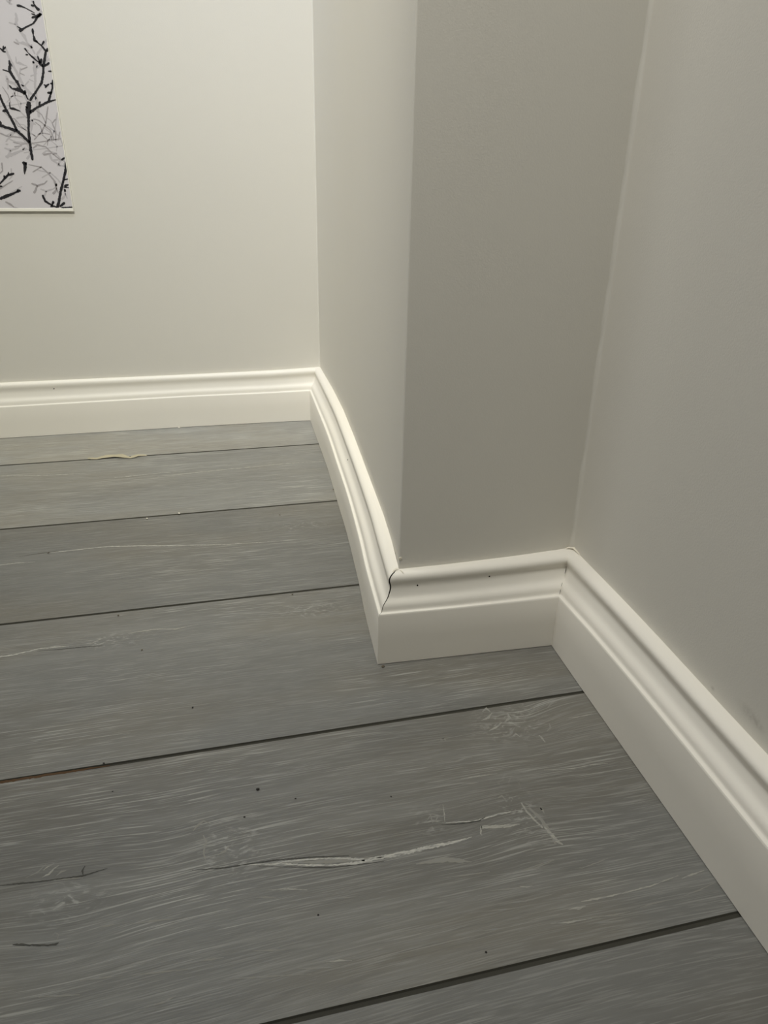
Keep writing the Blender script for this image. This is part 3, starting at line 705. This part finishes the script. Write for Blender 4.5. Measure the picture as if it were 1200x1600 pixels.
# ------------------------------------------------------------------ crumbs and debris lying on the floor
def crumb(name, x, y, s, mat, label, cat, group=None, z=0.0, flat=.5, long=1.3, seed=0):
    bm = bmesh.new(); bmesh.ops.create_icosphere(bm, subdivisions=2, radius=1)
    rnd = random.Random(seed)
    k = [rnd.uniform(.5, 2.5) for _ in range(6)]
    for v in bm.verts:
        f = 1 + .22 * math.sin(k[0] * v.co.x * 2 + k[1]) * math.sin(k[2] * v.co.y * 2 + k[3]) + .12 * math.sin(k[4] * 3 * v.co.z + k[5])
        v.co = Vector((v.co.x * long, v.co.y, v.co.z * flat)) * f * s / 2
    zmin = min(v.co.z for v in bm.verts)
    a = rnd.uniform(0, 3)
    for v in bm.verts:
        v.co.z -= zmin; v.co = Matrix.Rotation(a, 3, 'Z') @ v.co
    me = bpy.data.meshes.new(name); bm.to_mesh(me); bm.free(); me.materials.append(mat)
    o = bpy.data.objects.new(name, me); C.objects.link(o); o.location = (x, y, z)
    return tag(o, label, cat, group)
CR = [('plaster_crumb', -.2002, .7735, .0038, 1, 'white crumb against the foot of the far skirting board', 'crumb'),
      ('plaster_crumb', -.1988, .4032, .0036, 1, 'white crumb wedged in the second board joint from the far wall', 'crumb'),
      ('plaster_crumb', -.2426, .3955, .0030, 1, 'faint pale crumb lying just in front of the joint left of the wedged white crumb', 'crumb'),
      ('dirt_chip', -.1340, -.1354, .0028, 0, 'largest black chip on the near board above the long pale crack', 'dirt'),
      ('dirt_chip', -.1050, -.1515, .0013, 0, 'tiny dark chip right of the largest black chip', 'dirt'),
      ('dirt_chip', -.1467, -.1613, .0015, 0, 'tiny dark chip just below and left of the largest black chip', 'dirt'),
      ('dirt_chip', -.1849, -.0218, .0018, 0, 'small black chip on the middle board left of the box-out corner', 'dirt'),
      ('dirt_chip', -0.2495, -0.1115, .0012, 0, 'dark chip on the near board below the brown part of the joint', 'dirt'),
      ('dirt_chip', -.1034, -.2569, .0012, 0, 'dark speck on the near board under the left half of the long pale crack', 'dirt'),
      ('dirt_chip', .0004, -.3080, .0015, 0, 'dark speck just above the nearest board joint', 'dirt'),
      ('dirt_chip', -.0288, -.1666, .0013, 0, 'dark speck in the middle of the near board above the long pale crack', 'dirt'),
      ('dirt_chip', .0045, .0000, .0032, 2, 'brownish chip touching the foot of the outer skirting corner', 'dirt'),
      ('dirt_chip', .0325, .4429, .0022, 2, 'brown chip beside the skirting foot, just beyond the second joint from the far wall', 'dirt'),
      ('dirt_chip', -0.0680, 0.1558, .0020, 2, 'brown chip in front of the third joint from the far wall, near the skirting', 'dirt'),
      ('dirt_chip', -.0588, .3704, .0022, 2, 'brown speck just in front of the second joint from the far wall, towards the right', 'dirt'),
      ('dirt_chip', -.2593, -.0775, .0018, 0, 'dark chip beside the brown-stained end of the joint', 'dirt'),
      ('dirt_chip', -.3614, .3200, .0026, 2, 'brown chip at the left end of the thin pale crack', 'dirt'),
      ('dirt_chip', -.2639, .1524, .0020, 2, 'brown chip at the left just in front of the third joint from the far wall', 'dirt'),
      ('dirt_chip', -.2352, .0807, .0020, 2, 'brown chip on the broad middle board right of the short pale curved crack', 'dirt')]
M_crumb_b = paint('crumb_brown', lin(92, 84, 70), 0.8)
for i, (nm, x, y, s, m, lab, cat) in enumerate(CR):
    crumb(nm, x, y, s * .85, (M_crumb_d, M_crumb_w, M_crumb_b)[m], lab, cat, seed=i, flat=.55 if m != 1 else .7)
rnd = random.Random(3)
pts = [(-.3474, .6470, .0012), (-.3400, .6440, .0022), (-.3330, .6425, .0018), (-.3250, .6452, .0026), (-.3170, .6475, .0030), (-.3048, .6490, .0024), (-.2960, .6465, .0030), (-.2870, .6405, .0026), (-.2790, .6360, .0016), (-.2740, .6400, .0022), (-.2678, .6430, .0026), (-.2600, .6440, .0018), (-.2530, .6425, .0010)]
pe = ribbon3('filler_strip', pts, [.003, .008, .006, .010, .013, .010, .015, .009, .005, .010, .008, .006, .002], .0016, M_peel)
pe2 = tag(pe, 'ragged cream strip of old filler lying along the board joint nearest the far wall', 'debris')
for v in pe.data.vertices: v.co.z = max(v.co.z - .0006, .0002)
